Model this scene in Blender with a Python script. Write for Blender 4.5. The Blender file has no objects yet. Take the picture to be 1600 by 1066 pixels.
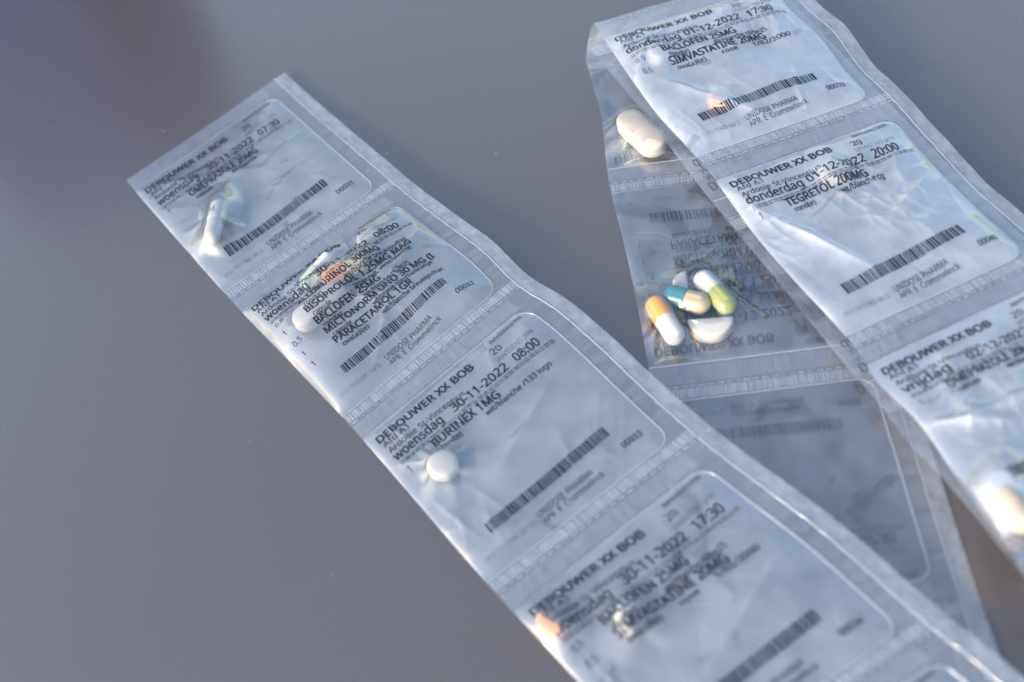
import bpy, math, random
import numpy as np

scene = bpy.context.scene
COL = scene.collection
MM = 0.001
R = math.radians

# ------------------------------------------------------------------ camera
PITCH, ROLL, CAM_H, FPX = 0.91377, -0.302155, 264.3019, 1800.0
FW = np.array([0, math.cos(PITCH), -math.sin(PITCH)])
_r = np.array([1.0, 0, 0]); _u = np.cross(_r, FW)
RT = math.cos(ROLL) * _r + math.sin(ROLL) * _u
UP = -math.sin(ROLL) * _r + math.cos(ROLL) * _u
cam_d = bpy.data.cameras.new("camera")
cam = bpy.data.objects.new("camera", cam_d); COL.objects.link(cam)
from mathutils import Matrix, Vector
m = Matrix.Identity(4)
for i in range(3):
    m[i][0] = RT[i]; m[i][1] = UP[i]; m[i][2] = -FW[i]
m[0][3] = 0; m[1][3] = 0; m[2][3] = CAM_H * MM
cam.matrix_world = m
cam_d.sensor_width = 36; cam_d.lens = FPX / 1600 * 36
cam_d.clip_start = 0.01; cam_d.clip_end = 60
cam_d.dof.use_dof = True
cam_d.dof.focus_distance = 0.348
cam_d.dof.aperture_fstop = 7.0
scene.camera = cam

# ------------------------------------------------------------------ light
SUN_EL, SUN_AZ = 23.0, 246.0           # azimuth measured clockwise from +Y: where the sun stands
w = bpy.data.worlds.new("World"); scene.world = w; w.use_nodes = True
nt = w.node_tree
sky = nt.nodes.new("ShaderNodeTexSky"); sky.sky_type = 'NISHITA'; sky.sun_disc = False
sky.sun_elevation = R(SUN_EL); sky.sun_rotation = R(SUN_AZ)
sky.air_density = 1.4; sky.dust_density = 2.2; sky.ozone_density = 1.5
bg = nt.nodes["Background"]; bg.inputs["Strength"].default_value = 0.105
nt.links.new(sky.outputs[0], bg.inputs["Color"])
sd = bpy.data.lights.new("sun", 'SUN'); sun = bpy.data.objects.new("sun", sd); COL.objects.link(sun)
sd.energy = 1.5; sd.angle = R(14); sd.color = (1.0, 0.88, 0.77)
az, el = R(SUN_AZ), R(SUN_EL)
to_sun = Vector((math.sin(az) * math.cos(el), math.cos(az) * math.cos(el), math.sin(el)))
sun.rotation_euler = to_sun.to_track_quat('Z', 'Y').to_euler()
scene.view_settings.view_transform = 'Standard'
scene.view_settings.look = 'None'
scene.view_settings.exposure = 1.68
scene.view_settings.gamma = 1.0
cy = scene.cycles
cy.transparent_max_bounces = 40; cy.max_bounces = 12; cy.diffuse_bounces = 4; cy.glossy_bounces = 4
cy.transmission_bounces = 8
cy.use_denoising = True
cy.caustics_reflective = False; cy.caustics_refractive = False
cy.sample_clamp_indirect = 6


def at(x, y, z=0.0):
    """point (mm) where the sight line through photo pixel x, y meets height z"""
    d = FW + RT * (x - 800) / FPX - UP * (y - 533) / FPX
    t = (CAM_H - z) / -d[2]
    return np.array([0, 0, CAM_H]) + d * t


# ------------------------------------------------------------------ materials
def new_mat(name):
    mt = bpy.data.materials.new(name); mt.use_nodes = True
    t = mt.node_tree; t.nodes.clear()
    o = t.nodes.new("ShaderNodeOutputMaterial")
    return mt, t, o


def N(t, kind, **kw):
    n = t.nodes.new(kind)
    for k, v in kw.items():
        if k in n.inputs.keys() if hasattr(n.inputs, 'keys') else False:
            n.inputs[k].default_value = v
        else:
            setattr(n, k, v)
    return n


def film_mat(name, haze, f0, rough, tint=(0.82, 0.88, 1.0), clear=(0.97, 0.98, 1.0), noise=0.0, bump=0.0, scale=600, cling=None, streak=None):
    mt, t, o = new_mat(name)
    L = t.links.new
    lw = N(t, "ShaderNodeLayerWeight"); lw.inputs["Blend"].default_value = 0.5
    p = N(t, "ShaderNodeMath", operation='POWER'); L(lw.outputs["Facing"], p.inputs[0]); p.inputs[1].default_value = 4.0
    fr = N(t, "ShaderNodeMapRange"); L(p.outputs[0], fr.inputs[0])
    fr.inputs[3].default_value = f0; fr.inputs[4].default_value = 0.85
    tr = N(t, "ShaderNodeBsdfTransparent"); tr.inputs[0].default_value = (*clear, 1)
    df = N(t, "ShaderNodeBsdfDiffuse"); df.inputs[0].default_value = (*tint, 1)
    tl = N(t, "ShaderNodeBsdfTranslucent"); tl.inputs[0].default_value = (*tint, 1)
    mx = N(t, "ShaderNodeMixShader"); mx.inputs[0].default_value = 0.45
    L(df.outputs[0], mx.inputs[1]); L(tl.outputs[0], mx.inputs[2])
    gl = N(t, "ShaderNodeBsdfGlossy"); gl.inputs["Roughness"].default_value = rough
    hz = N(t, "ShaderNodeMixShader"); hz.inputs[0].default_value = haze
    L(tr.outputs[0], hz.inputs[1]); L(mx.outputs[0], hz.inputs[2])
    tc = N(t, "ShaderNodeTexCoord")
    if noise:
        ns = N(t, "ShaderNodeTexNoise"); ns.inputs["Scale"].default_value = scale
        ns.inputs["Detail"].default_value = 4
        if streak:
            mp = N(t, "ShaderNodeMapping"); mp.inputs["Scale"].default_value = (*streak, 1); L(tc.outputs["UV"], mp.inputs[0]); L(mp.outputs[0], ns.inputs["Vector"])
        else:
            L(tc.outputs["Object"], ns.inputs["Vector"])
        mr = N(t, "ShaderNodeMapRange"); L(ns.outputs[0], mr.inputs[0])
        mr.inputs[1].default_value = 0.3; mr.inputs[2].default_value = 0.7
        mr.inputs[3].default_value = max(haze - noise, 0.0); mr.inputs[4].default_value = haze + noise
        L(mr.outputs[0], hz.inputs[0])
    if cling:                                       # patches where the two films cling and the milky look goes
        cn = N(t, "ShaderNodeTexNoise"); cn.inputs["Scale"].default_value = cling[1]; cn.inputs["Detail"].default_value = 3
        cn.inputs["Distortion"].default_value = 1.2; L(tc.outputs["Object"], cn.inputs["Vector"])
        cr = N(t, "ShaderNodeMapRange"); L(cn.outputs[0], cr.inputs[0])
        cr.inputs[1].default_value = cling[0]; cr.inputs[2].default_value = cling[0] + .06
        cr.inputs[3].default_value = 0.35; cr.inputs[4].default_value = 1.0
        mm1 = N(t, "ShaderNodeMath", operation='MULTIPLY'); L(cr.outputs[0], mm1.inputs[0]); L(mr.outputs[0], mm1.inputs[1]); 
        at_ = N(t, "ShaderNodeAttribute"); at_.attribute_name = "milk"
        mm3 = N(t, "ShaderNodeMath", operation='MULTIPLY'); L(mm1.outputs[0], mm3.inputs[0]); L(at_.outputs["Fac"], mm3.inputs[1]); L(mm3.outputs[0], hz.inputs[0])
        mm2 = N(t, "ShaderNodeMath", operation='MULTIPLY'); L(fr.outputs[0], mm2.inputs[0]); mm2b = N(t, "ShaderNodeMapRange"); L(cr.outputs[0], mm2b.inputs[0]); mm2b.inputs[3].default_value = .55
        L(mm2b.outputs[0], mm2.inputs[1]); fr = mm2
    if bump:
        nb = N(t, "ShaderNodeTexNoise"); nb.inputs["Scale"].default_value = 420; nb.inputs["Detail"].default_value = 5
        L(tc.outputs["Object"], nb.inputs["Vector"])
        bp = N(t, "ShaderNodeBump"); bp.inputs["Strength"].default_value = bump; bp.inputs["Distance"].default_value = 0.0003
        L(nb.outputs[0], bp.inputs["Height"])
        for n_ in (df, gl, tl):
            L(bp.outputs[0], n_.inputs["Normal"])
    fm = N(t, "ShaderNodeMixShader")
    L(fr.outputs[0], fm.inputs[0]); L(hz.outputs[0], fm.inputs[1]); L(gl.outputs[0], fm.inputs[2])
    L(fm.outputs[0], o.inputs[0])
    return mt


M_FILM = film_mat("clear_film", 0.235, 0.185, 0.085, noise=0.07, bump=0.16, scale=120, cling=(.27, 60))
M_FILM_LIT = film_mat("sky_lit_film", 0.42, 0.20, 0.085, noise=0.09, bump=0.16, scale=120, cling=(.28, 60))  # same film made whiter: sky reflection on the raised run put into the haze
M_THIN = film_mat("clear_film_underside", 0.10, 0.16, 0.085, noise=0.05, bump=0.2, scale=120, cling=(.38, 45))
M_SEAL = film_mat("sealed_film", 0.20, 0.17, 0.10, noise=0.07, bump=0.2, scale=1.0, streak=(7, 38))
M_BAND = film_mat("clear_seal_band", 0.16, 0.14, 0.12, noise=0.10, scale=1.0, streak=(110, 9))
M_RIB = film_mat("ribbed_seal", 0.30, 0.15, 0.12, noise=0.18, scale=1.0, streak=(90, 6))
M_PERF = film_mat("perforated_film", 0.40, 0.16, 0.15, noise=.25, scale=300)
M_EDGE = film_mat("seal_edge_film", 0.55, 0.2, 0.15)
M_FLAP = film_mat("flap_film", 0.38, 0.18, 0.12, noise=0.12, bump=0.3, scale=1.0, streak=(20, 14))


def print_mat(name, col, keep, scale, lo=0.25):
    mt, t, o = new_mat(name); L = t.links.new
    df = N(t, "ShaderNodeBsdfPrincipled"); df.inputs["Base Color"].default_value = (*col, 1); df.inputs["Roughness"].default_value = 0.5
    tr = N(t, "ShaderNodeBsdfTransparent")
    tc = N(t, "ShaderNodeTexCoord"); ns = N(t, "ShaderNodeTexNoise"); ns.inputs["Scale"].default_value = scale; ns.inputs["Detail"].default_value = 3
    L(tc.outputs["Object"], ns.inputs["Vector"])
    mr = N(t, "ShaderNodeMapRange"); L(ns.outputs[0], mr.inputs[0])
    mr.inputs[1].default_value = 0.5 - keep; mr.inputs[2].default_value = 0.62 - keep
    mr.inputs[3].default_value = lo; mr.inputs[4].default_value = 0.98
    mx = N(t, "ShaderNodeMixShader"); L(mr.outputs[0], mx.inputs[0]); L(tr.outputs[0], mx.inputs[1]); L(df.outputs[0], mx.inputs[2])
    L(mx.outputs[0], o.inputs[0])
    return mt


M_INK = print_mat("black_thermal_print", (0.010, 0.012, 0.020), 0.24, 900, .72)
M_FAINT = print_mat("faded_thermal_print", (0.02, 0.023, 0.035), 0.06, 2600, .3)


def pill_mat(name, col, rough=0.5, sss=0.25, coat=0.0, speck=0.0):
    mt, t, o = new_mat(name); L = t.links.new
    b = N(t, "ShaderNodeBsdfPrincipled")
    b.inputs["Roughness"].default_value = rough
    b.inputs["Subsurface Weight"].default_value = sss
    b.inputs["Subsurface Radius"].default_value = (1.0, 0.7, 0.45)
    b.inputs["Subsurface Scale"].default_value = 0.0015
    b.inputs["Coat Weight"].default_value = coat; b.inputs["Coat Roughness"].default_value = 0.12
    tc = N(t, "ShaderNodeTexCoord"); ns = N(t, "ShaderNodeTexNoise"); ns.inputs["Scale"].default_value = 900; ns.inputs["Detail"].default_value = 4
    L(tc.outputs["Object"], ns.inputs["Vector"])
    mx = N(t, "ShaderNodeMix", data_type='RGBA')
    L(ns.outputs[0], mx.inputs[0])
    mx.inputs[6].default_value = (*[c * (1 - speck) for c in col], 1); mx.inputs[7].default_value = (*col, 1)
    L(mx.outputs[2], b.inputs["Base Color"])
    bp = N(t, "ShaderNodeBump"); bp.inputs["Strength"].default_value = 0.25 if rough > .35 else .03; bp.inputs["Distance"].default_value = 0.0001
    L(ns.outputs[0], bp.inputs["Height"]); L(bp.outputs[0], b.inputs["Normal"])
    L(b.outputs[0], o.inputs[0])
    return mt


M_WHITE = pill_mat("white_tablet", (0.62, 0.58, 0.53), 0.6, 0.3, speck=0.08)
M_CAPW = pill_mat("white_gelatin", (0.66, 0.62, 0.56), 0.3, 0.3, 0.4)
M_CREAM = pill_mat("cream_gelatin", (0.62, 0.49, 0.30), 0.3, 0.3, 0.5)
M_ORANGE = pill_mat("orange_gelatin", (0.83, 0.34, 0.10), 0.3, 0.25, 0.5)
M_TEAL = pill_mat("teal_gelatin", (0.06, 0.22, 0.26), 0.3, 0.1, 0.6)
M_OLIVE = pill_mat("olive_gelatin", (0.40, 0.42, 0.12), 0.3, 0.2, 0.6)
M_GREEN = pill_mat("green_gelatin", (0.42, 0.52, 0.42), 0.3, 0.2, 0.5)
M_PEACH = pill_mat("peach_white_tablet", (0.66, 0.56, 0.47), 0.5, 0.3, speck=0.06)
M_SUNLIT = pill_mat("sunlit_peach", (0.52, 0.43, 0.36), 0.4, 0.3, 0.3)  # peach of warm sunlit film put into the colour
M_PINK = pill_mat("rose_tablet", (0.74, 0.40, 0.28), 0.55, 0.3, speck=0.12)

# table
mt, t, o = new_mat("grey_laminate"); L = t.links.new
b = N(t, "ShaderNodeBsdfPrincipled")
tc = N(t, "ShaderNodeTexCoord")
n1 = N(t, "ShaderNodeTexNoise"); n1.inputs["Scale"].default_value = 9; n1.inputs["Detail"].default_value = 3
n2 = N(t, "ShaderNodeTexNoise"); n2.inputs["Scale"].default_value = 2600; n2.inputs["Detail"].default_value = 2
L(tc.outputs["Object"], n1.inputs["Vector"]); L(tc.outputs["Object"], n2.inputs["Vector"])
mx = N(t, "ShaderNodeMix", data_type='RGBA'); L(n1.outputs[0], mx.inputs[0])
mx.inputs[6].default_value = (0.092, 0.076, 0.070, 1); mx.inputs[7].default_value = (0.100, 0.083, 0.077, 1)
gr = N(t, "ShaderNodeMix", data_type='RGBA', blend_type='MULTIPLY'); gr.inputs[0].default_value = 1.0
gm = N(t, "ShaderNodeMapRange"); L(n2.outputs[0], gm.inputs[0]); gm.inputs[1].default_value = .3; gm.inputs[2].default_value = .7; gm.inputs[3].default_value = .86; gm.inputs[4].default_value = 1.12
L(mx.outputs[2], gr.inputs[6]); L(gm.outputs[0], gr.inputs[7]); L(gr.outputs[2], b.inputs["Base Color"])
b.inputs["Roughness"].default_value = 0.27
b.inputs["Specular IOR Level"].default_value = 1.0
b.inputs["Coat Weight"].default_value = 1.0; b.inputs["Coat IOR"].default_value = 1.75; b.inputs["Coat Roughness"].default_value = 0.22
L(b.outputs[0], o.inputs[0]); M_TABLE = mt
mt, t, o = new_mat("pale_dust"); b = N(t, "ShaderNodeBsdfPrincipled"); b.inputs["Base Color"].default_value = (.6, .6, .62, 1)
t.links.new(b.outputs[0], o.inputs[0]); M_DUST = mt


# ------------------------------------------------------------------ mesh helpers (all in mm)
def obj(name, V, F, mats, parent=None, smooth=True, mi=None, uv=None):
    me = bpy.data.meshes.new(name)
    V = np.asarray(V, dtype=np.float64) * MM
    if isinstance(F, np.ndarray):
        n, k = F.shape
        me.vertices.add(len(V)); me.vertices.foreach_set("co", V.astype(np.float32).ravel())
        me.loops.add(n * k); me.loops.foreach_set("vertex_index", F.astype(np.int32).ravel())
        me.polygons.add(n)
        me.polygons.foreach_set("loop_start", np.arange(0, n * k, k, dtype=np.int32))
        me.polygons.foreach_set("loop_total", np.full(n, k, dtype=np.int32))
    else:
        me.from_pydata([tuple(v) for v in V], [], F)
    for mm_ in (mats if isinstance(mats, (list, tuple)) else [mats]):
        me.materials.append(mm_)
    if mi is not None:
        me.polygons.foreach_set("material_index", np.asarray(mi, dtype=np.int32))
    me.polygons.foreach_set("use_smooth", np.full(len(me.polygons), smooth))
    if uv is not None:
        li = np.zeros(len(me.loops), np.int32); me.loops.foreach_get("vertex_index", li)
        me.uv_layers.new(name="UVMap").data.foreach_set("uv", np.asarray(uv, np.float32)[li].ravel())
    me.update(calc_edges=True); me.validate()
    ob = bpy.data.objects.new(name, me); COL.objects.link(ob)
    if parent is not None:
        ob.parent = parent
    return ob


def tag(o, label, cat, group=None):
    o["label"] = label; o["category"] = cat
    if group: o["group"] = group
    return o


def grid_faces(nv, nu, off=0):
    i = np.arange(nv - 1)[:, None] * nu + np.arange(nu - 1)[None, :]
    return np.stack([i, i + 1, i + nu + 1, i + nu], -1).reshape(-1, 4) + off


def sstep(x, a, b):
    t_ = np.clip((x - a) / (b - a), 0, 1)
    return t_ * t_ * (3 - 2 * t_)


class Curve:
    """smooth curve through stations (v, point)"""
    def __init__(s, vs, P):
        s.v = np.array(vs, float); s.P = np.array(P, float)
        d = np.diff(s.P, axis=0) / np.diff(s.v)[:, None]
        T = np.zeros_like(s.P); T[0] = d[0]; T[-1] = d[-1]
        T[1:-1] = 0.5 * (d[1:] + d[:-1]); s.T = T

    def __call__(s, v):
        v = np.asarray(v, float)
        i = np.clip(np.searchsorted(s.v, v) - 1, 0, len(s.v) - 2)
        h = (s.v[i + 1] - s.v[i]); x = ((v - s.v[i]) / h)[..., None]; h = h[..., None]
        x2, x3 = x * x, x ** 3
        return ((2 * x3 - 3 * x2 + 1) * s.P[i] + (x3 - 2 * x2 + x) * h * s.T[i]
                + (-2 * x3 + 3 * x2) * s.P[i + 1] + (x3 - x2) * h * s.T[i + 1])


def stations(rows):
    """rows: (v or None, x, y, z); None gets v by chord length between its neighbours"""
    P = [at(x, y, z) for _, x, y, z in rows]
    vs = [r[0] for r in rows]
    i = 0
    while i < len(vs):
        if vs[i] is None:
            a = i - 1; b_ = i
            while vs[b_] is None: b_ += 1
            ln = [np.linalg.norm(P[k + 1] - P[k]) for k in range(a, b_)]
            tot = sum(ln); acc = 0
            for k in range(a + 1, b_):
                acc += ln[k - a - 1]; vs[k] = vs[a] + (vs[b_] - vs[a]) * acc / tot
            i = b_
        i += 1
    return Curve(vs, P)


# ------------------------------------------------------------------ text
_cd = bpy.data.curves.new("t", 'FONT'); _to = bpy.data.objects.new("t", _cd); COL.objects.link(_to)
_cd.resolution_u = 2
try:                                             # a grotesque face that ships inside Blender; its default face otherwise
    import os
    _cd.font = bpy.data.fonts.load(os.path.join(bpy.utils.system_resource('DATAFILES'), "fonts", "NotoSansHebrew-Regular.woff2"))
except Exception as ex:
    print("font", ex)
_cache = {}


def glyphs(s, bold=0.0):
    key = (s, bold)
    if key not in _cache:
        _cd.body = s; _cd.offset = bold; _cd.size = 1.0
        dg = bpy.context.evaluated_depsgraph_get(); dg.update()
        me = bpy.data.meshes.new_from_object(_to.evaluated_get(dg))
        V = np.zeros(len(me.vertices) * 3, np.float32); me.vertices.foreach_get("co", V)
        V = V.reshape(-1, 3)[:, :2].copy()
        F = [tuple(p.vertices) for p in me.polygons]
        bpy.data.meshes.remove(me)
        _cache[key] = (V, F)
    return _cache[key]


CAP = float(np.ptp(glyphs("H")[0][:, 1]))
W_MM, L_MM = 70.0, 72.0


class PrintJob:
    def __init__(s): s.V = []; s.F = []; s.mi = []; s.n = 0; s.cnt = []

    def add(s, V, F, mi):
        s.V.append(V); s.F += [tuple(i + s.n for i in f) for f in F]; s.mi += [mi] * len(F); s.n += len(V); s.cnt.append(len(F))

    def line(s, txt, u0, u1, v0, cap, slope=0.0, bold=0.0, mi=0):
        """text from u0 to u1, baseline v0, cap height in mm"""
        V, F = glyphs(txt)
        if not len(V): return
        if bold > .003:                                # heavier strokes: the same word struck again a hair to each side
            sh = [(-bold, 0), (bold, 0), (0, -bold * .7), (0, bold * .7)] if bold > .009 else [(-bold, 0), (bold, 0)]
            n0 = len(V); V = np.concatenate([V + np.array(q) for q in sh])
            F = [tuple(i + n0 * k for i in f) for k in range(len(sh)) for f in F]
        x0, x1 = V[:, 0].min(), V[:, 0].max()
        u = u0 + (V[:, 0] - x0) / (x1 - x0) * (u1 - u0)
        v = v0 + slope * (u - u0) - V[:, 1] / CAP * cap / L_MM
        s.add(np.stack([u, v], 1), F, mi)

    def jobs(s):
        """one piece of print per text line; the dashes of the rule together"""
        out = []; dv, df, dm, n = [], [], [], 0; o = 0
        i = 0
        for V, k in zip(s.V, s.cnt):
            F = [tuple(q - o for q in f) for f in s.F[i:i + k]]; mi = s.mi[i:i + k]
            if len(V) == 6 and k == 2:
                dv.append(V); df += [tuple(q + n for q in f) for f in F]; dm += mi; n += 6
            else:
                out.append(("printed_line", V, F, mi))
            i += k; o += len(V)
        return out + [("dashed_rule", np.concatenate(dv), df, dm)]

    def rect(s, u0, u1, v0, v1, mi=0, slope=0.0):
        a = slope * (u0 - 0.13); b_ = slope * (u1 - .13); mid = .5 * (v0 + v1)
        s.add(np.array([(u0, v0 + a), (u1, v0 + b_), (u1, mid + b_), (u1, v1 + b_), (u0, v1 + a), (u0, mid + a)]), [(0, 1, 2, 5), (5, 2, 3, 4)], mi)


def build_print(day, time, drugs, num, seed):
    rnd = random.Random(seed)
    tx = PrintJob(); B = 0.03
    tx.line("DEBOUWER XX BOB", .036, .522, .176, 2.7, .014, B)
    tx.line("Afd A1", .042, .165, .210, 2.0, .01, .004)
    tx.line("Ardooie St-Vincentius", .044, .418, .246, 1.9, .02, .006)
    d, dt = day
    tx.line(d, .042, .042 + .030 * len(d) if len(d) < 10 else .325, .292, 3.0, .0, .018)
    tx.line(dt, .335, .615, .290, 2.9, .0, .020)
    tx.line(time, .655, .778, .288, 3.0, .0, .020)
    tx.line("IMV00002906", .642, .82, .142, 1.5, -.05, .004)
    tx.line("20", .611, .658, .197, 2.3, 0, .004)
    tx.line("JANSSENS JAN", .598, .794, .236, 1.6, -.05, -.004, 1)
    x = .048
    while x < .815:                                   # dashed double rule
        ww = .018 + .006 * rnd.random()
        for dv in (.308, .3185):
            tx.rect(x, x + ww, dv, dv + .0042, 1 if rnd.random() < .4 else 0, -.012)
        x += ww + .005
    y = .360
    for q, name, form, colour, uw, cw in drugs:
        tx.line(q, .053, .053 + (.009 if len(q) == 1 else .042), y + .012, 2.1, 0, .002)
        tx.line(name, .188, .188 + uw, y, 2.75, .012, B)
        tx.line(form, .204, .204 + .0135 * len(form), y + .035, 1.8, .02, .016)
        tx.line(colour, .418, .418 + cw, y + .038, 1.8, -.01, .016)
        y += .0735
    tx.line(":// //.11/.1188/.66/.5", .048, .262, .882, 1.4, .0, 0, 1)
    tx.line("UNIDOSE PHARMA", .299, .560, .872, 1.9, -.04, 0)
    tx.line("APR  E  Crommelinck", .299, .588, .903, 1.8, -.03, 0)
    tx.line(num, .709, .80, .857, 1.8, -.01, .012)
    bc = PrintJob(); x = .13
    while x < .705:
        ww = rnd.choice([.0042, .0042, .0042, .0075, .0105]); 
        bc.rect(x, min(x + ww, .709), .757, .805, 0, -.045)
        x += ww + rnd.choice([.0038, .0045, .0045, .0075])
    return tx, bc


# ------------------------------------------------------------------ pouches
IU, IV0, IV1 = .865, .095, .94           # sealed outline of the inside of a pouch


def in_dist(x, y):
    """mm inside the sealed outline (three sealed sides, rounded right corners); <0 outside"""
    r = 4.5
    x1 = IU * W_MM; y0 = IV0 * L_MM; y1 = IV1 * L_MM
    dx = x1 - x; dy = np.minimum(y - y0, y1 - y)
    d = np.minimum(dx, dy)
    cx, cy_ = r - dx, r - dy
    cor = (cx > 0) & (cy_ > 0)
    return np.where(cor, r - np.hypot(cx, cy_), d)


def seg_dist(x, y, a, b_):
    ax, ay = a; bx, by = b_
    dx, dy = bx - ax, by - ay; l2 = dx * dx + dy * dy + 1e-9
    t_ = np.clip(((x - ax) * dx + (y - ay) * dy) / l2, 0, 1)
    return np.hypot(x - ax - t_ * dx, y - ay - t_ * dy), t_


def smax(a, b_, k):
    return np.logaddexp(a * k, b_ * k) / k


class Run:
    def __init__(s, left, right, flip=False, wave=1.0, seed=0, film=None):
        s.film = film or M_FILM
        s.L = stations(left); s.R = stations(right); s.flip = flip; s.wave = wave
        rr_ = np.random.RandomState(seed); s.ph = rr_.rand(12) * 6.28

    def base(s, u, v):
        a = s.L(v); b_ = s.R(v)
        P = a + (b_ - a) * u[..., None]
        p = s.ph; wv = s.wave
        z = (0.45 * np.sin(7.3 * v + p[0]) * sstep(u, .7, 1.0) + .22 * np.sin(15.1 * v + p[1] + 3 * u) * sstep(u, .85, 1.0)
             + .10 * np.sin(31 * v + p[2] + 6 * u) * sstep(u, .86, .99)
             + .25 * np.sin(9.1 * v + p[3]) * sstep(u, .25, 0.0))
        P = P.copy(); P[..., 2] += wv * (z + .35)
        return P


class Pouch:
    def __init__(s, run, k, seed, amp=2.0, pills=(), creases=(), back=0.25, crumple=1.0, milk=.35, reach=11.0, ridges=2, pw=1.7):
        s.milk, s.reach, s.pw = milk, reach, pw
        s.run, s.k, s.amp, s.back, s.crumple = run, k, amp, back, crumple
        rs = np.random.RandomState(seed); s.rs = rs
        s.pills = list(pills)            # each (u, w, u2, w2, radius mm, height mm) in run coordinates
        s.creases = list(creases)
        s.rand = []
        for i in range(14):
            a = R(59) + rs.randn() * .55 if rs.rand() < .65 else rs.rand() * math.pi
            s.rand.append((rs.rand() * 60, 8 + rs.rand() * 58, math.cos(a), math.sin(a), 4 + rs.rand() * 13, .65 + rs.rand() * 1.0, (rs.rand() - .35) * .75))
        s.dirs = [(rs.randn() * .09, rs.randn() * .09, rs.rand() * 6.28) for _ in range(7)]
        s.fine = [(rs.randn() * .35, rs.randn() * .35, rs.rand() * 6.28) for _ in range(6)]
        s.ridges = []
        for (u, w_, u2, w2, r_, hp) in s.pills:
            for _ in range(ridges):
                c = [(0, IV0), (0, IV1), (IU, IV0), (IU, IV1)][rs.randint(4)]
                s.ridges.append((u * W_MM, w_ * L_MM, c[0] * W_MM + rs.randn() * 5, c[1] * L_MM + rs.randn() * 5, hp * .85, 3 + 2.5 * rs.rand()))

    def heights(s, u, w_):
        """upper and lower film heights (mm) over the run's base surface"""
        x = u * W_MM; y = w_ * L_MM
        yy = (1 - w_) * L_MM if s.run.flip else y
        d = in_dist(x, yy); di = np.maximum(d, 0)
        fence = (1 - np.exp(-di / 4.0)) * (1 - np.exp(-np.maximum(x, 0) / 3.0)) ** .6
        low = sum(np.sin(a * x + b_ * y + c) for a, b_, c in s.dirs) / 2.6
        rid = sum(1 - np.abs(np.sin(1.1 * a * x - .9 * b_ * y + 2 * c)) * 2 for a, b_, c in s.dirs[:4]) / 4
        fine = sum(np.sin(a * x + b_ * y + c) for a, b_, c in s.fine) / 6
        cr = 0
        for (px, py, cx, cy_, ln, wd, am) in s.rand:
            al = (x - px) * cx + (y - py) * cy_; ac = -(x - px) * cy_ + (y - py) * cx
            ac = ac + .04 * al * al / ln
            cr = cr + am * np.exp(-np.sqrt(ac * ac + .05) / wd) * np.exp(-(al / ln) ** 2)
        for (u0, v0, u1, v1, am, wd) in s.creases:
            dd, t_ = seg_dist(x, y, (u0 * W_MM, v0 * L_MM), (u1 * W_MM, v1 * L_MM))
            cr = cr + am * np.exp(-np.sqrt(dd * dd + .06) / wd) * np.sin(np.pi * np.clip(t_ * .9 + .05, 0, 1)) ** .5
        c_ = s.crumple
        cz = sum((1 - np.abs(np.sin(.5 * (a * x + b_ * y) + c + 1.5 * np.sin(.11 * (x * np.cos(c) + y * np.sin(c)) + 2 * c) + .8 * np.sin(.23 * (x * np.sin(3 * c) - y * np.cos(3 * c)) + c)))) ** 2 for a, b_, c in s.fine) / 3
        top = fence * (s.amp * (1 + .35 * low) + c_ * (.40 * rid + .12 * fine + .75 * cz * sstep(np.sin(.13 * x + s.dirs[0][2]) + np.sin(.11 * y + s.dirs[1][2]), -.6, 1.3) + 1.5 * cr))
        for (ax, ay, bx, by, hh, wd) in s.ridges:
            dd, t_ = seg_dist(x, y, (ax, ay), (bx, by))
            top = smax(top, fence * hh * (1 - t_) ** 1.2 * np.exp(-np.sqrt(dd * dd + .15) / wd), 3.0)
        bot = np.full_like(top, 0.0) + fence * s.back * (1 + .8 * low) * .5
        bot = np.maximum(bot, 0)
        for (u0, v0, u1, v1, r_, hp) in s.pills:
            dd, _ = seg_dist(x, y, (u0 * W_MM, v0 * L_MM), (u1 * W_MM, v1 * L_MM))
            ang = np.arctan2(y - .5 * (v0 + v1) * L_MM, x - .5 * (u0 + u1) * W_MM)
            reach = s.reach + 4.0 * np.sin(3 * ang + u0 * 40) + 2.0 * np.sin(7 * ang + v0 * 60)
            tn = np.clip(1 - np.maximum(dd - .8 * r_, 0) / reach, 0, 1)
            top = smax(top, (hp + .45) * tn ** s.pw * (.5 + .5 * fence), 4.0)
        top = np.maximum(top * sstep(d, -.2, .6), bot + .10)
        top = np.where(d > 0, top, .10); 
        return top, bot

    def surf(s, u, w_, which):
        P = s.run.base(u, s.k + w_)
        t_, b_ = s.heights(u, w_)
        P[..., 2] += t_ if which == 'top' else b_
        return P

    def build(s, parent, prn, first=False):
        nu, nv = 190, 190
        u = np.linspace(0, 1, nu); w_ = np.linspace(0.0, 1.0, nv)
        U, Wv = np.meshgrid(u, w_)
        P = s.surf(U, Wv, 'top'); F = grid_faces(nv, nu)
        Uc = U.ravel()[F].mean(1); Wc = Wv.ravel()[F].mean(1)
        Yc = 1 - Wc if s.run.flip else Wc
        dc = in_dist(Uc * W_MM, Yc * L_MM)
        mi = np.where(dc > 0, 0, np.where(Uc > .935, 2, 1))
        if first:                                   # torn perforated end: a fine saw edge
            P[0, :] += (P[1, :] - P[0, :]) * (.5 * np.abs(((u * 44) % 1) - .5) * 2)[:, None]
        keep = dc > 0
        B = s.surf(U, Wv, 'bot'); FB = F[keep] + P.size // 3
        V = np.concatenate([P.reshape(-1, 3), B.reshape(-1, 3)])
        FF = np.concatenate([F, FB]); MI = np.concatenate([mi, np.zeros(len(FB), int)])
        used = np.unique(FF); re = np.zeros(len(V), int); re[used] = np.arange(len(used))
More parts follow.
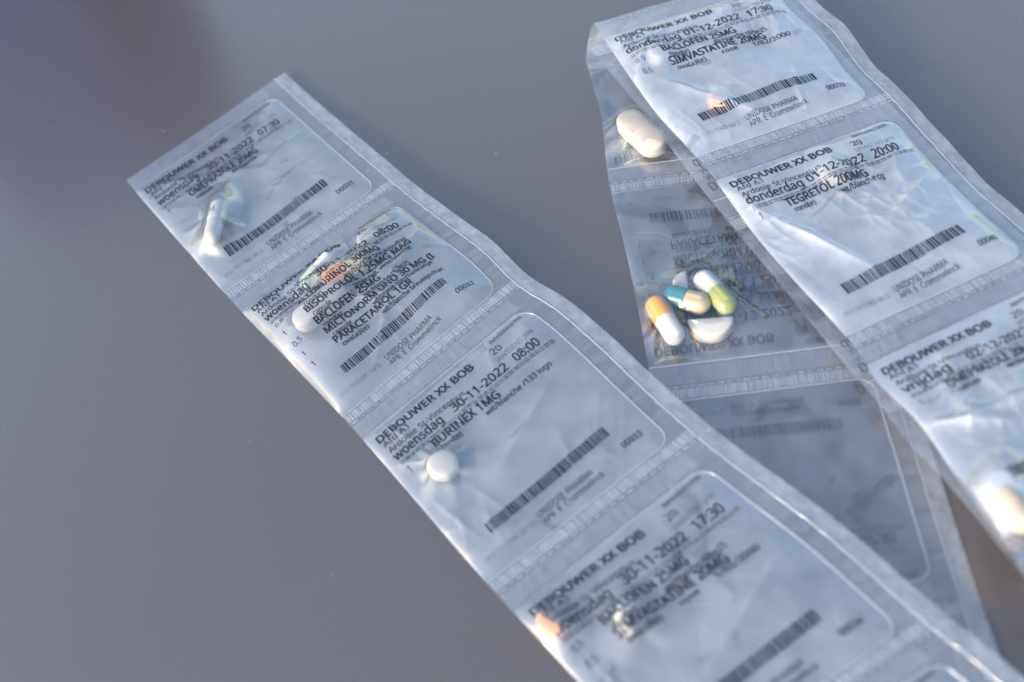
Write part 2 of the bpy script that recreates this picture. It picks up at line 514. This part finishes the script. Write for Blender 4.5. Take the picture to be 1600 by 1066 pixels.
        po = obj("pouch", V[used], re[FF], [M_THIN if s.run.flip else s.run.film, M_SEAL, M_FLAP], parent, True, MI,
                 np.concatenate([np.stack([U, Wv], -1).reshape(-1, 2)] * 2)[used])
        X, Y = U * W_MM, Wv * L_MM; near = np.zeros_like(X)
        for (u0, v0, u1, v1, r_, hp) in s.pills:
            dd, _ = seg_dist(X, Y, (u0 * W_MM, v0 * L_MM), (u1 * W_MM, v1 * L_MM))
            near = np.maximum(near, np.exp(-(np.maximum(dd - r_ * .9, 0) / 2.2) ** 2))
        mk = np.concatenate([(1 + (s.milk - 1) * near).ravel(), np.ones(U.size)])[used]
        po.data.attributes.new("milk", 'FLOAT', 'POINT').data.foreach_set("value", mk.astype(np.float32))
        # print
        tx, bc = prn
        which = 'bot' if s.run.flip else 'top'
        jobs = [("barcode", np.concatenate(bc.V), bc.F, bc.mi)] + tx.jobs()
        for nm, UV, Fp, mi_ in jobs:
            uu = UV[:, 0]; ww = 1 - UV[:, 1] if s.run.flip else UV[:, 1]
            Q = s.surf(uu, ww, which); Q[:, 2] += .13 if which == 'top' else .03
            if nm == 'printed_line': Q[:, 2] += .004 * (np.arange(len(Q)) * 4 // max(len(Q), 1))
            pr = obj(nm, Q, Fp, [M_INK, M_FAINT], po, False, mi_)
            if nm == "dashed_rule": pr["kind"] = "stuff"
        fl = (lambda q: 1 - q) if s.run.flip else (lambda q: q)
        # ribbed seal bands above and below the pouch
        for (a, b_, amp_) in ((.948, .990, .11), (.012, .085, .05)):
            n = 430; uu = np.linspace(.004, .93 if a > .5 else .86, n); vv = np.linspace(a, b_, 7)
            U2, V2 = np.meshgrid(uu, vv)
            Q = s.run.base(U2, s.k + fl(V2))
            env = np.sin(np.pi * np.linspace(0, 1, 7))[:, None] ** .4
            wob = .5 + .5 * np.sin(U2 * 23 + s.ph0) * np.sin(U2 * 9.7 + 1.3)
            Q[..., 2] += .2 + amp_ * env * np.sin(U2 * 2 * np.pi * 72) * (.15 + .85 * wob)
            obj("seal_band", Q.reshape(-1, 3), grid_faces(7, n), M_RIB if a > .5 else M_BAND, po, uv=np.stack([U2, V2], -1).reshape(-1, 2))
        # outline of the sealed pocket: a thin raised line
        r_ = 4.5; xs = []; 
        path = [(0.4, IV0 * L_MM)]
        for a in np.linspace(-90, 0, 9): path.append((IU * W_MM - r_ + r_ * math.cos(R(a)), IV0 * L_MM + r_ + r_ * math.sin(R(a))))
        for a in np.linspace(0, 90, 9): path.append((IU * W_MM - r_ + r_ * math.cos(R(a)), IV1 * L_MM - r_ + r_ * math.sin(R(a))))
        path.append((0.4, IV1 * L_MM))
        s.ribbon("seal_edge", path, .34, .24, po, fl, M_EDGE)
        s.ribbon("flap_line", [(.935 * W_MM + .06 * math.sin(i * 1.7), i / 40 * L_MM) for i in range(41)], .26, .26, po, fl, M_EDGE)
        # perforation: short raised dashes along the tear line
        V = []; Fq = []; n = 0; x = 1.0; 
        while x < W_MM - 2:
            ln = 1.5 + .6 * s.rs.rand()
            q = np.array([(x, -.2), (x + ln, -.2), (x + ln, .0), (x + ln, .2), (x, .2), (x, .0)])
            vv = np.clip(q[:, 1] / L_MM, -1, 1) + (1.0 if s.run.flip else 0.0)
            vv = np.where(True, vv, vv)
            Q = s.run.base(q[:, 0] / W_MM, np.clip(s.k + vv, s.run.L.v[0], s.run.L.v[-1]))
            Q[:, 2] += np.array([.2, .2, .32, .2, .2, .32])
            V.append(Q); Fq += [(n, n + 1, n + 2, n + 5), (n + 5, n + 2, n + 3, n + 4)]; n += 6
            x += ln + .75
        if not first:
            obj("perforation", np.concatenate(V), Fq, M_PERF, po)
        return po

    ph0 = 0.7

    def ribbon(s, name, path, wd, hz, parent, fl, mat):
        p = np.array(path); seg = np.linalg.norm(np.diff(p, axis=0), axis=1); ss = np.r_[0, np.cumsum(seg)]
        n = int(ss[-1] / .8); q = np.linspace(0, ss[-1], n)
        x = np.interp(q, ss, p[:, 0]); y = np.interp(q, ss, p[:, 1])
        tx, ty = np.gradient(x), np.gradient(y); l = np.hypot(tx, ty); nx, ny = -ty / l, tx / l
        V = []
        for o_, h_ in ((-.5, 0), (-.2, .12), (.2, .12), (.5, 0)):
            uu = (x + nx * wd * o_) / W_MM; vv = np.clip((y + ny * wd * o_) / L_MM, 0, 1)
            Q = s.run.base(uu, s.k + fl(vv)); Q[:, 2] += hz + h_; V.append(Q)
        V = np.stack(V, 1)
        return obj(name, V.reshape(-1, 3), grid_faces(n, 4), mat, parent)


def empty(name, p):
    e = bpy.data.objects.new(name, None); COL.objects.link(e); e.empty_display_size = .02
    return e


def ext(a, b_, f=1.0):                         # continue a line of two picture points past the second
    return (b_[0] + (b_[0] - a[0]) * f, b_[1] + (b_[1] - a[1]) * f)


# stations of the four runs of film: (pouch seam, x, y, height mm)
LEFT = Run([(0, 197, 283, .2), (1, 361, 470, .2), (2, 548, 667, .2), (3, 777, 930, .2), (4, 1074, 1246, .2), (5, 1396, 1588, .2)],
           [(0, 445, 115, 1.4), (None, 540, 198, 3.0), (1, 637, 279, 4.6), (None, 716, 339, 6.8), (None, 772, 380, 8.0),
            (2, 830, 434, 8.0), (None, 888, 470, 7.4), (None, 939, 513, 6.8), (None, 1015, 583, 6.3), (3, 1113, 669, 6.5),
            (None, 1209, 742, 6.3), (None, 1310, 816, 6.0), (4, 1486, 968, 6.0), (None, 1540, 1010, 6), (5, 1880, 1306, 6)], seed=1, wave=.55)
LOWER = Run([(0, 916, 99, .3), (None, 939, 180, .3), (1, 952, 288, .3), (None, 982, 413, .3), (None, 1006, 533, .3), (2, 1019, 612, .2), (3, 1090, 985, .1), (4, 1180, 1420, .1)],
            [(0, 1285, 50, .3), (1, 1340, 238, .3), (2, 1412, 563, .3), (None, 1474, 762, .3), (3, 1531, 937, .3), (4, 1650, 1290, .3)], flip=True, wave=.6, seed=2)
MIDDLE = Run([(0, 918, 75, 6.5), (None, 972, 135, 6.5), (None, 1075, 268, 6), (1, 1135, 345, 6), (None, 1220, 446, 5.5), (None, 1295, 540, 5), (2, 1372, 632, 5.5), (None, 1422, 695, 7), (None, 1476, 752, 8), (3, 1610, 915, 10)],
             [(0, 1225, -10, 8), (1, 1453, 228, 6.5), (2, 1700, 470, 5), (3, 1960, 740, 9)], flip=True, wave=.6, seed=3)
UPPER = Run([(0, 930, 42, 12.5), (None, 1017, 168, 12), (1, 1100, 262, 10.5), (None, 1179, 368, 10), (None, 1240, 440, 9.5), (2, 1336, 545, 8.5), (None, 1373, 600, 10), (None, 1431, 659, 12), (None, 1493, 745, 14), (3, 1580, 868, 16), (4, 1850, 1230, 17)],
            [(0, 1245, -50, 13.5), (None, 1271, 0, 13), (None, 1322, 44, 12), (None, 1369, 105, 11), (1, 1415, 152, 10.5), (None, 1474, 216, 10), (None, 1551, 294, 9.5), (2, 1662, 394, 9.5), (3, 1932, 660, 14), (4, 2230, 980, 15)], seed=4, film=M_FILM_LIT)


def uv_of(run, k, x, y, z=1.0):
    """local (u, w) of pouch k below picture point x, y"""
    P = at(x, y, z); u, w_ = .5, .5
    for _ in range(25):
        f = lambda a, b_: run.base(np.array(a), np.array(k + b_))[:2]
        S = f(u, w_); e = 1e-4
        J = np.stack([(f(u + e, w_) - S) / e, (f(u, w_ + e) - S) / e], 1)
        du = np.linalg.solve(J, P[:2] - S); u += du[0]; w_ += du[1]
        w_ = min(max(w_, 0), 1)
    return float(u), float(w_)


# ------------------------------------------------------------------ pills
def lathe(profile, seg=28):
    """profile [(x, r)] along x -> verts, faces"""
    pr = np.array(profile); n = len(pr); a = np.linspace(0, 2 * np.pi, seg, endpoint=False)
    V = np.stack([np.repeat(pr[:, 0], seg), np.outer(pr[:, 1], np.cos(a)).ravel(), np.outer(pr[:, 1], np.sin(a)).ravel()], 1)
    F = []
    for i in range(n - 1):
        for j in range(seg):
            k = (j + 1) % seg
            F.append((i * seg + j, i * seg + k, (i + 1) * seg + k, (i + 1) * seg + j))
    F.append(tuple(range(seg - 1, -1, -1))); F.append(tuple((n - 1) * seg + j for j in range(seg)))
    return V, F


def place(e, a, b_, lift):
    """stand an empty at the middle of a-b (mm), x axis along a-b, raised by lift"""
    c = (a + b_) / 2; d = b_ - a
    e.location = Vector(c * MM) + Vector((0, 0, lift * MM))
    e.rotation_euler = (0, -math.atan2(d[2], math.hypot(d[0], d[1])), math.atan2(d[1], d[0]))


def capsule(a, b_, r, m_a, m_b, split, label, group=None, letter=None):
    e = empty("capsule", a); ln = np.linalg.norm(b_ - a)
    h = ln / 2
    arc = np.linspace(0, 90, 9)
    sx = -h + split * ln
    capend = [(-h + r - r * math.cos(R(q)), r * math.sin(R(q)) + 1e-3) for q in arc]
    V, F = lathe(capend + [(sx - .6, r), (sx - .2, r), (sx - .05, r - .02), (sx, r - .09), (sx, r - .3)])
    obj("cap", V, F, m_a, e)
    r2 = r - .16
    body = [(sx - .5, r2), (sx - .35, r2), (sx + .25, r2)] + [(h - r2 + r2 * math.sin(R(q)), r2 * math.cos(R(q)) + 1e-3) for q in arc]
    V, F = lathe(body); obj("body", V, F, m_b, e)
    if letter:
        V, F = glyphs(letter[0]); V = V - V.mean(0); s_ = letter[1] / CAP
        xx = letter[2] + V[:, 1] * s_ * letter[4]; ang = R(letter[3]) + V[:, 0] * s_ / r * letter[4]
        rr_ = r + .03
        obj("printed_letter", np.stack([xx, -rr_ * np.sin(ang), rr_ * np.cos(ang)], 1), F, [M_INK], e, False)
    place(e, a, b_, 0)
    return tag(e, label, "capsule", group)


def tablet_mesh(outline, thick, bevel=.5, dome=.3):
    """rounded slab over a convex outline (mm)"""
    o_ = np.array(outline); c = o_.mean(0); n = len(o_)
    rings = [(.0, -1, 0), (.0, 1, 0)]
    V = []; layers = []
    sc = lambda k: c + (o_ - c) * k
    rad = np.abs(o_ - c).max()
    for k, z in ((1 - bevel / rad * 1.6, 0), (1 - bevel / rad * .35, bevel * .3), (1, bevel), (1, thick - bevel), (1 - bevel / rad * .35, thick - bevel * .3), (1 - bevel / rad * 1.6, thick), (.5, thick + dome * .8), (.04, thick + dome)):
        q = sc(k); V.append(np.column_stack([q, np.full(n, z)]))
    V = np.concatenate(V); F = []
    for i in range(7):
        for j in range(n):
            k = (j + 1) % n
            F.append((i * n + j, i * n + k, (i + 1) * n + k, (i + 1) * n + j))
    F.append(tuple(range(n - 1, -1, -1))); F.append(tuple(7 * n + j for j in range(n)))
    return V, F


def tablet(c, outline, thick, mat, label, rz=0.0, tilt=(0, 0), dome=.3, bevel=.5, group=None):
    V, F = tablet_mesh(outline, thick, bevel, dome)
    o_ = obj("tablet", V, F, mat)
    o_.location = Vector(c * MM); o_.rotation_euler = (tilt[0], tilt[1], rz)
    return tag(o_, label, "tablet", group)


circle = lambda r, n=36: [(r * math.cos(2 * math.pi * i / n), r * math.sin(2 * math.pi * i / n)) for i in range(n)]


def half(r, n=22, rough=.12, seed=0):
    rn = random.Random(seed)
    p = [(r * math.cos(math.pi * i / n), r * math.sin(math.pi * i / n)) for i in range(n + 1)]
    p += [(-r + 2 * r * i / 9, rn.uniform(-rough, rough)) for i in range(1, 9)]
    return p


def stadium(l, r, n=12):
    p = [(l / 2 - r + r * math.cos(R(-90 + 180 * i / n)), r * math.sin(R(-90 + 180 * i / n))) for i in range(n + 1)]
    return p + [(-x, -y) for x, y in p]


def heading(x0, y0, x1, y1, z=0):
    d = at(x1, y1, z) - at(x0, y0, z)
    return math.atan2(d[1], d[0])


def bump(run, k, x0, y0, x1, y1, r, hp, z=1.0):
    out = []
    for x, y in ((x0, y0), (x1, y1)):
        z = 1.0
        for _ in range(4):
            u, w_ = uv_of(run, k, x, y, z + .5 * hp)
            z = float(run.base(np.array(u), np.array(k + w_))[2])
        out += [u, w_]
    return (*out, r, hp)


def on(run, k, x, y, dz=0.45, zt=3.0):
    """point on a pouch's lower film seen at picture point x, y for an object whose middle is zt above it"""
    z = 1.0
    for _ in range(4):
        u, w_ = uv_of(run, k, x, y, z + zt)
        z = float(run.base(np.array(u), np.array(k + w_))[2])
    P = at(x, y, z + zt); P[2] = z + dz
    return P


def cap_on(run, k, x0, y0, x1, y1, r, *a, **kw):
    p = on(run, k, x0, y0, 0, r); q = on(run, k, x1, y1, 0, r)
    lift = kw.pop('lift', .55)
    p[2] += r + lift; q[2] += r + lift
    return capsule(p, q, r, *a, **kw)


# ---- the setting
S_ = 4.0
tv = [(-1400, -500, 0), (1400, -500, 0), (1400, 1500, 0), (-1400, 1500, 0)]
tb = [(x, y, -25) for x, y, _ in tv]
o_ = obj("table_top", tv + tb, [(0, 1, 2, 3), (7, 6, 5, 4), (0, 4, 5, 1), (1, 5, 6, 2), (2, 6, 7, 3), (3, 7, 4, 0)], M_TABLE, None, False)
o_["kind"] = "structure"; o_["label"] = "smooth grey satin table top under the pouches"

rn = random.Random(5); V = []; F = []; n = 0
for (x, y, s_) in [(775, 240, 1.0), (605, 240, 1.3), (255, 205, 1.2), (80, 200, .7), (1048, 455, .8), (390, 690, .5), (225, 425, .5), (130, 500, .4), (745, 293, .6), (250, 880, .5), (520, 900, .5), (785, 330, .4), (1130, 120, .4), (690, 60, .4), (870, 60, .5), (110, 760, .4), (330, 800, .35), (1530, 120, .4)] + [(rn.uniform(20, 1580), rn.uniform(20, 1050), rn.uniform(.15, .4)) for _ in range(60)]:
    p = at(x, y, 0); a = rn.random() * 3.14; lx, ly = s_ * math.cos(a), s_ * math.sin(a); wx, wy = -ly * .16, lx * .16
    V += [p + (-lx / 2, -ly / 2, .02), p + (wx / 2, wy / 2, .12), p + (lx / 2, ly / 2, .03), p + (-wx / 2, -wy / 2, .12), p + (0, 0, .16)]
    F += [(n, n + 3, n + 4), (n + 3, n + 2, n + 4), (n + 2, n + 1, n + 4), (n + 1, n, n + 4)]; n += 5
o_ = obj("dust", V, F, M_DUST, None, False); o_["kind"] = "stuff"; o_["label"] = "tiny pale dust flecks scattered on the grey table"

# added dark block out of view; its reflection darkens the table's far left corner
c0 = at(-85, -60, 0); nth, nph = 40, 22; V = []
for j in range(nph):
    ph = math.pi * j / (nph - 1) * .5 + 1e-3
    for i in range(nth):
        th = 2 * math.pi * i / nth
        ex = lambda q: math.copysign(abs(q) ** .55, q)
        r_ = 1 + .04 * math.sin(5 * th + 2 * ph) + .03 * math.sin(9 * th - 4 * ph)
        V.append(c0 + np.array([12 + 74 * r_ * ex(math.cos(th)) * math.sin(ph) ** .35, 38 + 48 * r_ * ex(math.sin(th)) * math.sin(ph) ** .35, 170 * r_ * math.cos(ph) ** .7]))
F = []
for j in range(nph - 1):
    for i in range(nth):
        k = (i + 1) % nth
        F.append((j * nth + i, (j + 1) * nth + i, (j + 1) * nth + k, j * nth + k))
mt, t, o = new_mat("corner_navy"); b = N(t, "ShaderNodeBsdfPrincipled"); b.inputs["Base Color"].default_value = (.008, .06, .27, 1); b.inputs["Roughness"].default_value = .8
t.links.new(b.outputs[0], o.inputs[0])
dark_block = obj("corner_darkener", V, F, mt)
tag(dark_block, "added dark navy block out of view, its reflection darkening the top left of the table", "dark_block")

WO = ("woensdag", "30-11-2022"); DO = ("donderdag", "01-12-2022"); VR = ("vrijdag", "02-12-2022")
OME = ("1", "OMEPRAZOLE 20MG", "capsule", "wit/blanche", .40, .145)
MULTI = [("0.5", "ALLOPURINOL 300MG", "rond(e)", "wit/blanche breuklijn/frac", .44, .33),
         ("1", "BISOPROLOL 1.25MG MAG", "capsule", "groen/wit, verte/blanche", .56, .31),
         ("0.5", "BACLOFEN 25MG", "rond(e)", "wit/blanche rd/bn25", .34, .25),
         ("1", "MICTONORM UNO 30 MG (I", "capsule", "wit/oranje blanche/orange", .58, .32),
         ("1", "PARACETAMOL 1GR", "ova(a)l(e)", "wit/blanche breuklijn/frac", .42, .33)]
BUR = [("1", "BURINEX 1MG", "rond(e)", "wit/blanche /133 logo", .325, .33)]
BACSIM = [("0.5", "BACLOFEN 25MG", "rond(e)", "wit/blanche rd/bn25", .36, .26),
          ("0.5", "SIMVASTATINE 20MG", "ova(a)l(e)", "rose       1/82/2000", .46, .33)]
TEG = [("1", "TEGRETOL 200MG", "rond(e)", "wit/blanche cg", .385, .21)]

# ---- strip lying alone on the left
strip = empty("medication_strip", None)
tag(strip, "flat strip of clear printed medicine pouches running diagonally across the middle of the grey table", "pouch strip", "strips of clear medicine pouches")
p31 = Pouch(LEFT, 0, 11, 1.2, [bump(LEFT, 0, 345, 322, 331, 372, 3.1, 6.4)],
            [(.02, .12, .55, .47, 1.1, 1.6), (.55, .47, .86, .40, .8, 1.5), (.5, .62, .86, .55, .5, 2)], crumple=.6, milk=.12, reach=15, ridges=0, pw=2.6)
p32 = Pouch(LEFT, 1, 12, 4.2, [bump(LEFT, 1, 466, 508, 534, 452, 3.6, 6.5), bump(LEFT, 1, 514, 436, 565, 411, 3.2, 6.5), bump(LEFT, 1, 478, 446, 518, 404, 2.8, 5.6), bump(LEFT, 1, 568, 380, 586, 374, 3.8, 4.4)],
            [(.5, .6, .86, .35, .9, 1.5), (.2, .9, .5, .62, .9, 2)], milk=.9, reach=22, crumple=.75, ridges=0)
p33 = Pouch(LEFT, 2, 13, 1.5, [bump(LEFT, 2, 693, 728, 694, 728, 4, 4.4)],
            [(.04, .3, .2, .45, 1.0, 1.6), (.3, .62, .7, .45, .8, 2.4), (.25, .5, .8, .66, .6, 3)], crumple=1.0, ridges=1)
p34 = Pouch(LEFT, 3, 14, 1.8, [bump(LEFT, 3, 865, 970, 866, 970, 3, 4), bump(LEFT, 3, 990, 960, 991, 970, 3, 4)],
            [(.2, .75, .85, .5, 1.3, 3), (.1, .2, .5, .25, .9, 2)], milk=.9, reach=20, crumple=.9, ridges=0)
p35 = Pouch(LEFT, 4, 15, 1.8)
for k, (p, a) in enumerate(((p31, (WO, "07:30", [OME], "00031")), (p32, (WO, "08:00", MULTI, "00032")), (p33, (WO, "08:00", BUR, "00033")), (p34, (WO, "17:30", BACSIM, "00034")), (p35, (WO, "20:00", TEG, "00035")))):
    p.ph0 = k * 1.9
    p.build(strip, build_print(*a, seed=k + 30), first=(k == 0))

# ---- folded strip on the right
fold = empty("medication_strip", None)
tag(fold, "folded strip of clear medicine pouches at upper right, doubled back over itself", "pouch strip", "strips of clear medicine pouches")
q37 = [bump(LOWER, 1, 1023, 477, 1058, 530, 3.3, 6.4), bump(LOWER, 1, 1042, 464, 1104, 478, 3.3, 6.4), bump(LOWER, 1, 1096, 436, 1140, 482, 3.3, 6.4), bump(LOWER, 1, 1095, 495, 1120, 493, 4, 4.6), bump(LOWER, 1, 1080, 440, 1082, 450, 3, 5)]
for k, p, a in ((0, Pouch(LOWER, 0, 21, 1.2, [bump(LOWER, 0, 985, 195, 1020, 225, 4.6, 7.0)], crumple=.35, reach=15, milk=.2), (DO, "08:00", BUR, "00038")),
                (1, Pouch(LOWER, 1, 22, 1.0, q37, [(.02, .3, .2, .35, 1.0, 1.5), (.02, .72, .2, .8, 1.2, 1.6)]), (DO, "08:00", MULTI, "00037")),
                (2, Pouch(LOWER, 2, 23, .7, [], [(.3, .95, .75, .35, .6, 3)], crumple=.55), (DO, "07:30", [OME], "00036")),
                (3, Pouch(LOWER, 3, 24, .7, crumple=.5), (WO, "20:00", TEG, "00035"))):
    p.ph0 = k * 2.3; p.build(fold, build_print(*a, seed=k + 50))
for k, p, a in ((0, Pouch(MIDDLE, 0, 25, .9, crumple=.6), (DO, "20:00", TEG, "00044")),
                (1, Pouch(MIDDLE, 1, 26, .9, crumple=.6), (DO, "17:30", BACSIM, "00043")),
                (2, Pouch(MIDDLE, 2, 27, .9, crumple=.6), (DO, "08:00", BUR, "00042"))):
    p.ph0 = k * 1.3; p.build(fold, build_print(*a, seed=k + 70))
for k, p, a in ((0, Pouch(UPPER, 0, 31, 2.4, [bump(UPPER, 0, 1030, 85, 1031, 87, 3.5, 4, 13), bump(UPPER, 0, 1125, 158, 1126, 158, 3, 4, 12)], [(.1, .5, .4, .9, 1.0, 2.2), (.45, .95, .7, .85, .9, 2)], milk=1.4, reach=16, crumple=1.5), (DO, "17:30", BACSIM, "00039")),
                (1, Pouch(UPPER, 1, 32, 2.4, [bump(UPPER, 1, 1305, 273, 1306, 274, 4, 4.5, 11)], [(.05, .3, .3, .75, 1.1, 2.5), (.5, .6, .8, .45, .8, 1.6)], milk=1.0, reach=17, crumple=1.6), (DO, "20:00", TEG, "00040")),
                (2, Pouch(UPPER, 2, 33, 1.9, [bump(UPPER, 2, 1562, 765, 1606, 828, 3.6, 7.2, 15)], [(.1, .5, .7, .55, 1.2, 2), (.05, .95, .4, .7, 1.4, 3), (.02, .45, .3, .6, 1.2, 1.5)], milk=2.2, reach=18, crumple=1.5, ridges=0), (VR, "07:30", [OME], "00041")),
                (3, Pouch(UPPER, 3, 34, 2.6), (VR, "08:00", MULTI, "00042"))):
    p.ph0 = k * 1.1; p.build(fold, build_print(*a, seed=k + 90))
# the bend where the strip turns over
nt_, nu_ = 22, 90
u = np.linspace(0, 1, nu_); V = []
for i in range(nt_):
    q = i / (nt_ - 1)
    a = LOWER.base(u, np.zeros(nu_)); b_ = UPPER.base(u, np.zeros(nu_)); c = .5 * (a + b_); 
    out = np.array([.25, 1.0, 0]); out /= np.linalg.norm(out)
    a1 = a + out * 7 + np.array([0, 0, 0.2]); b1 = b_ + out * 6 + np.array([0, 0, 1.0])
    P = (1 - q) ** 3 * a + 3 * q * (1 - q) ** 2 * a1 + 3 * q * q * (1 - q) * b1 + q ** 3 * b_
    P[:, 2] += .15 + .35 * np.sin(u * 19 + q * 3) * np.sin(np.pi * q) + .2 * np.sin(u * 47 - q * 5) * np.sin(np.pi * q)
    V.append(P)
bd = obj("bend", np.concatenate(V), grid_faces(nt_, nu_), M_FILM, fold)
bd.data.attributes.new("milk", 'FLOAT', 'POINT').data.foreach_set("value", np.ones(nt_ * nu_, np.float32))

# ---- pills (each a thing of its own inside its pouch)
cap_on(LEFT, 0, 346, 316, 330, 380, 2.9, M_CAPW, M_CAPW, .5, "white capsule printed with a black M, in the topmost pouch of the left strip", letter=("M", 2.1, -3.4, 22, -1))
tablet(on(LEFT, 1, 500, 480, .5, 3), stadium(19, 3.6), 5.2, M_WHITE, "long white oval tablet in the pouch printed with five medicines", heading(464, 510, 534, 452), bevel=1.3)
cap_on(LEFT, 1, 505, 440, 575, 406, 3.1, M_ORANGE, M_CREAM, .5, "orange and cream capsule lying under the ALLOPURINOL line of the left strip")
cap_on(LEFT, 1, 474, 452, 521, 398, 2.7, M_GREEN, M_CAPW, .5, "pale green and white capsule beside the long oval tablet in the left strip")
tablet(on(LEFT, 1, 578, 376, .5, 2), half(4.0, seed=1), 3.0, M_WHITE, "white half tablet near the top edge of the pouch printed with five medicines", heading(545, 395, 600, 360))
tablet(on(LEFT, 2, 693, 728, .5, 2.2), circle(4.3), 3.4, M_WHITE, "small round white tablet in the pouch printed BURINEX", 0, bevel=.6, dome=.4)
tablet(on(LEFT, 3, 865, 970, .5, 2), half(4, seed=2), 3.4, M_PINK, "orange pink half tablet near the lower left edge of the left strip", 2.4)
tablet(on(LEFT, 3, 990, 966, .5, 2), half(4.2, seed=3), 3.4, M_WHITE, "white half tablet under the BACLOFEN line in the nearest pouch of the left strip", 1.2)
tablet(on(UPPER, 0, 1030, 85, .5, 2), half(4.4, seed=4), 3.2, M_WHITE, "white half tablet under the BACLOFEN line at the top of the folded strip", 1.4)
tablet(on(UPPER, 0, 1126, 158, .5, 2), half(4, seed=5), 3.2, M_PINK, "orange pink half tablet behind the barcode of the topmost folded pouch", 2.0)
tablet(on(UPPER, 1, 1305, 273, .5, 2), circle(4.4), 3.4, M_WHITE, "round white tablet behind the date line of the pouch printed TEGRETOL", 0, dome=.4)
OVAL_T = tablet(on(LOWER, 0, 1003, 208, .55, 3.4), stadium(21, 4.6, 16), 5.6, M_PEACH, "large oval white tablet in the upper left of the folded strip's underside", heading(980, 187, 1026, 228), bevel=1.2, dome=.7)
yy_ = np.linspace(-3.6, 3.6, 15); zz_ = 5.6 + .7 * .8 * (1 - (np.abs(yy_) / 4.6) ** 1.5) + .02
V = np.concatenate([np.stack([np.full(15, q), yy_, zz_ + dz], 1) for q, dz in ((-.22, .02), (0, .05), (.22, .02))])
obj("score_line", V, np.concatenate([grid_faces(3, 15)]), pill_mat("score_shade", (0.48, 0.38, 0.30), 0.6, 0.2), OVAL_T)  # darker raised ribbon paints the shade of the score groove
cap_on(UPPER, 2, 1560, 762, 1608, 832, 3.4, M_SUNLIT, M_SUNLIT, .5, "pale cream capsule in the raised pouch at the right edge, behind the OMEPRAZOLE printing")  # added capsule, tents and tints the film as if sunlit
cap_on(LOWER, 1, 1019, 469, 1061, 537, 3.25, M_ORANGE, M_CAPW, .5, "orange and white capsule, leftmost of the loose group in the clear pouch")
cap_on(LOWER, 1, 1036, 461, 1110, 480, 3.25, M_TEAL, M_CREAM, .5, "dark teal and cream capsule in the middle of the pill group")
cap_on(LOWER, 1, 1091, 430, 1145, 488, 3.25, M_CAPW, M_OLIVE, .5, "white and olive green capsule, rightmost of the pill group")
tablet(on(LOWER, 1, 1110, 501, .55, 3.0), half(6.3, 28, .18, 7), 3.8, M_WHITE, "larger white half tablet with its cut edge up, front of the pill group", heading(1137, 488, 1078, 492), dome=.1)
tablet(on(LOWER, 1, 1076, 446, 2.0, 2.5), half(4.2, seed=8), 2.8, M_WHITE, "small white half tablet between the teal and olive capsules", heading(1089, 462, 1086, 427), tilt=(-.15, .2), dome=.1)

bpy.data.objects.remove(_to)
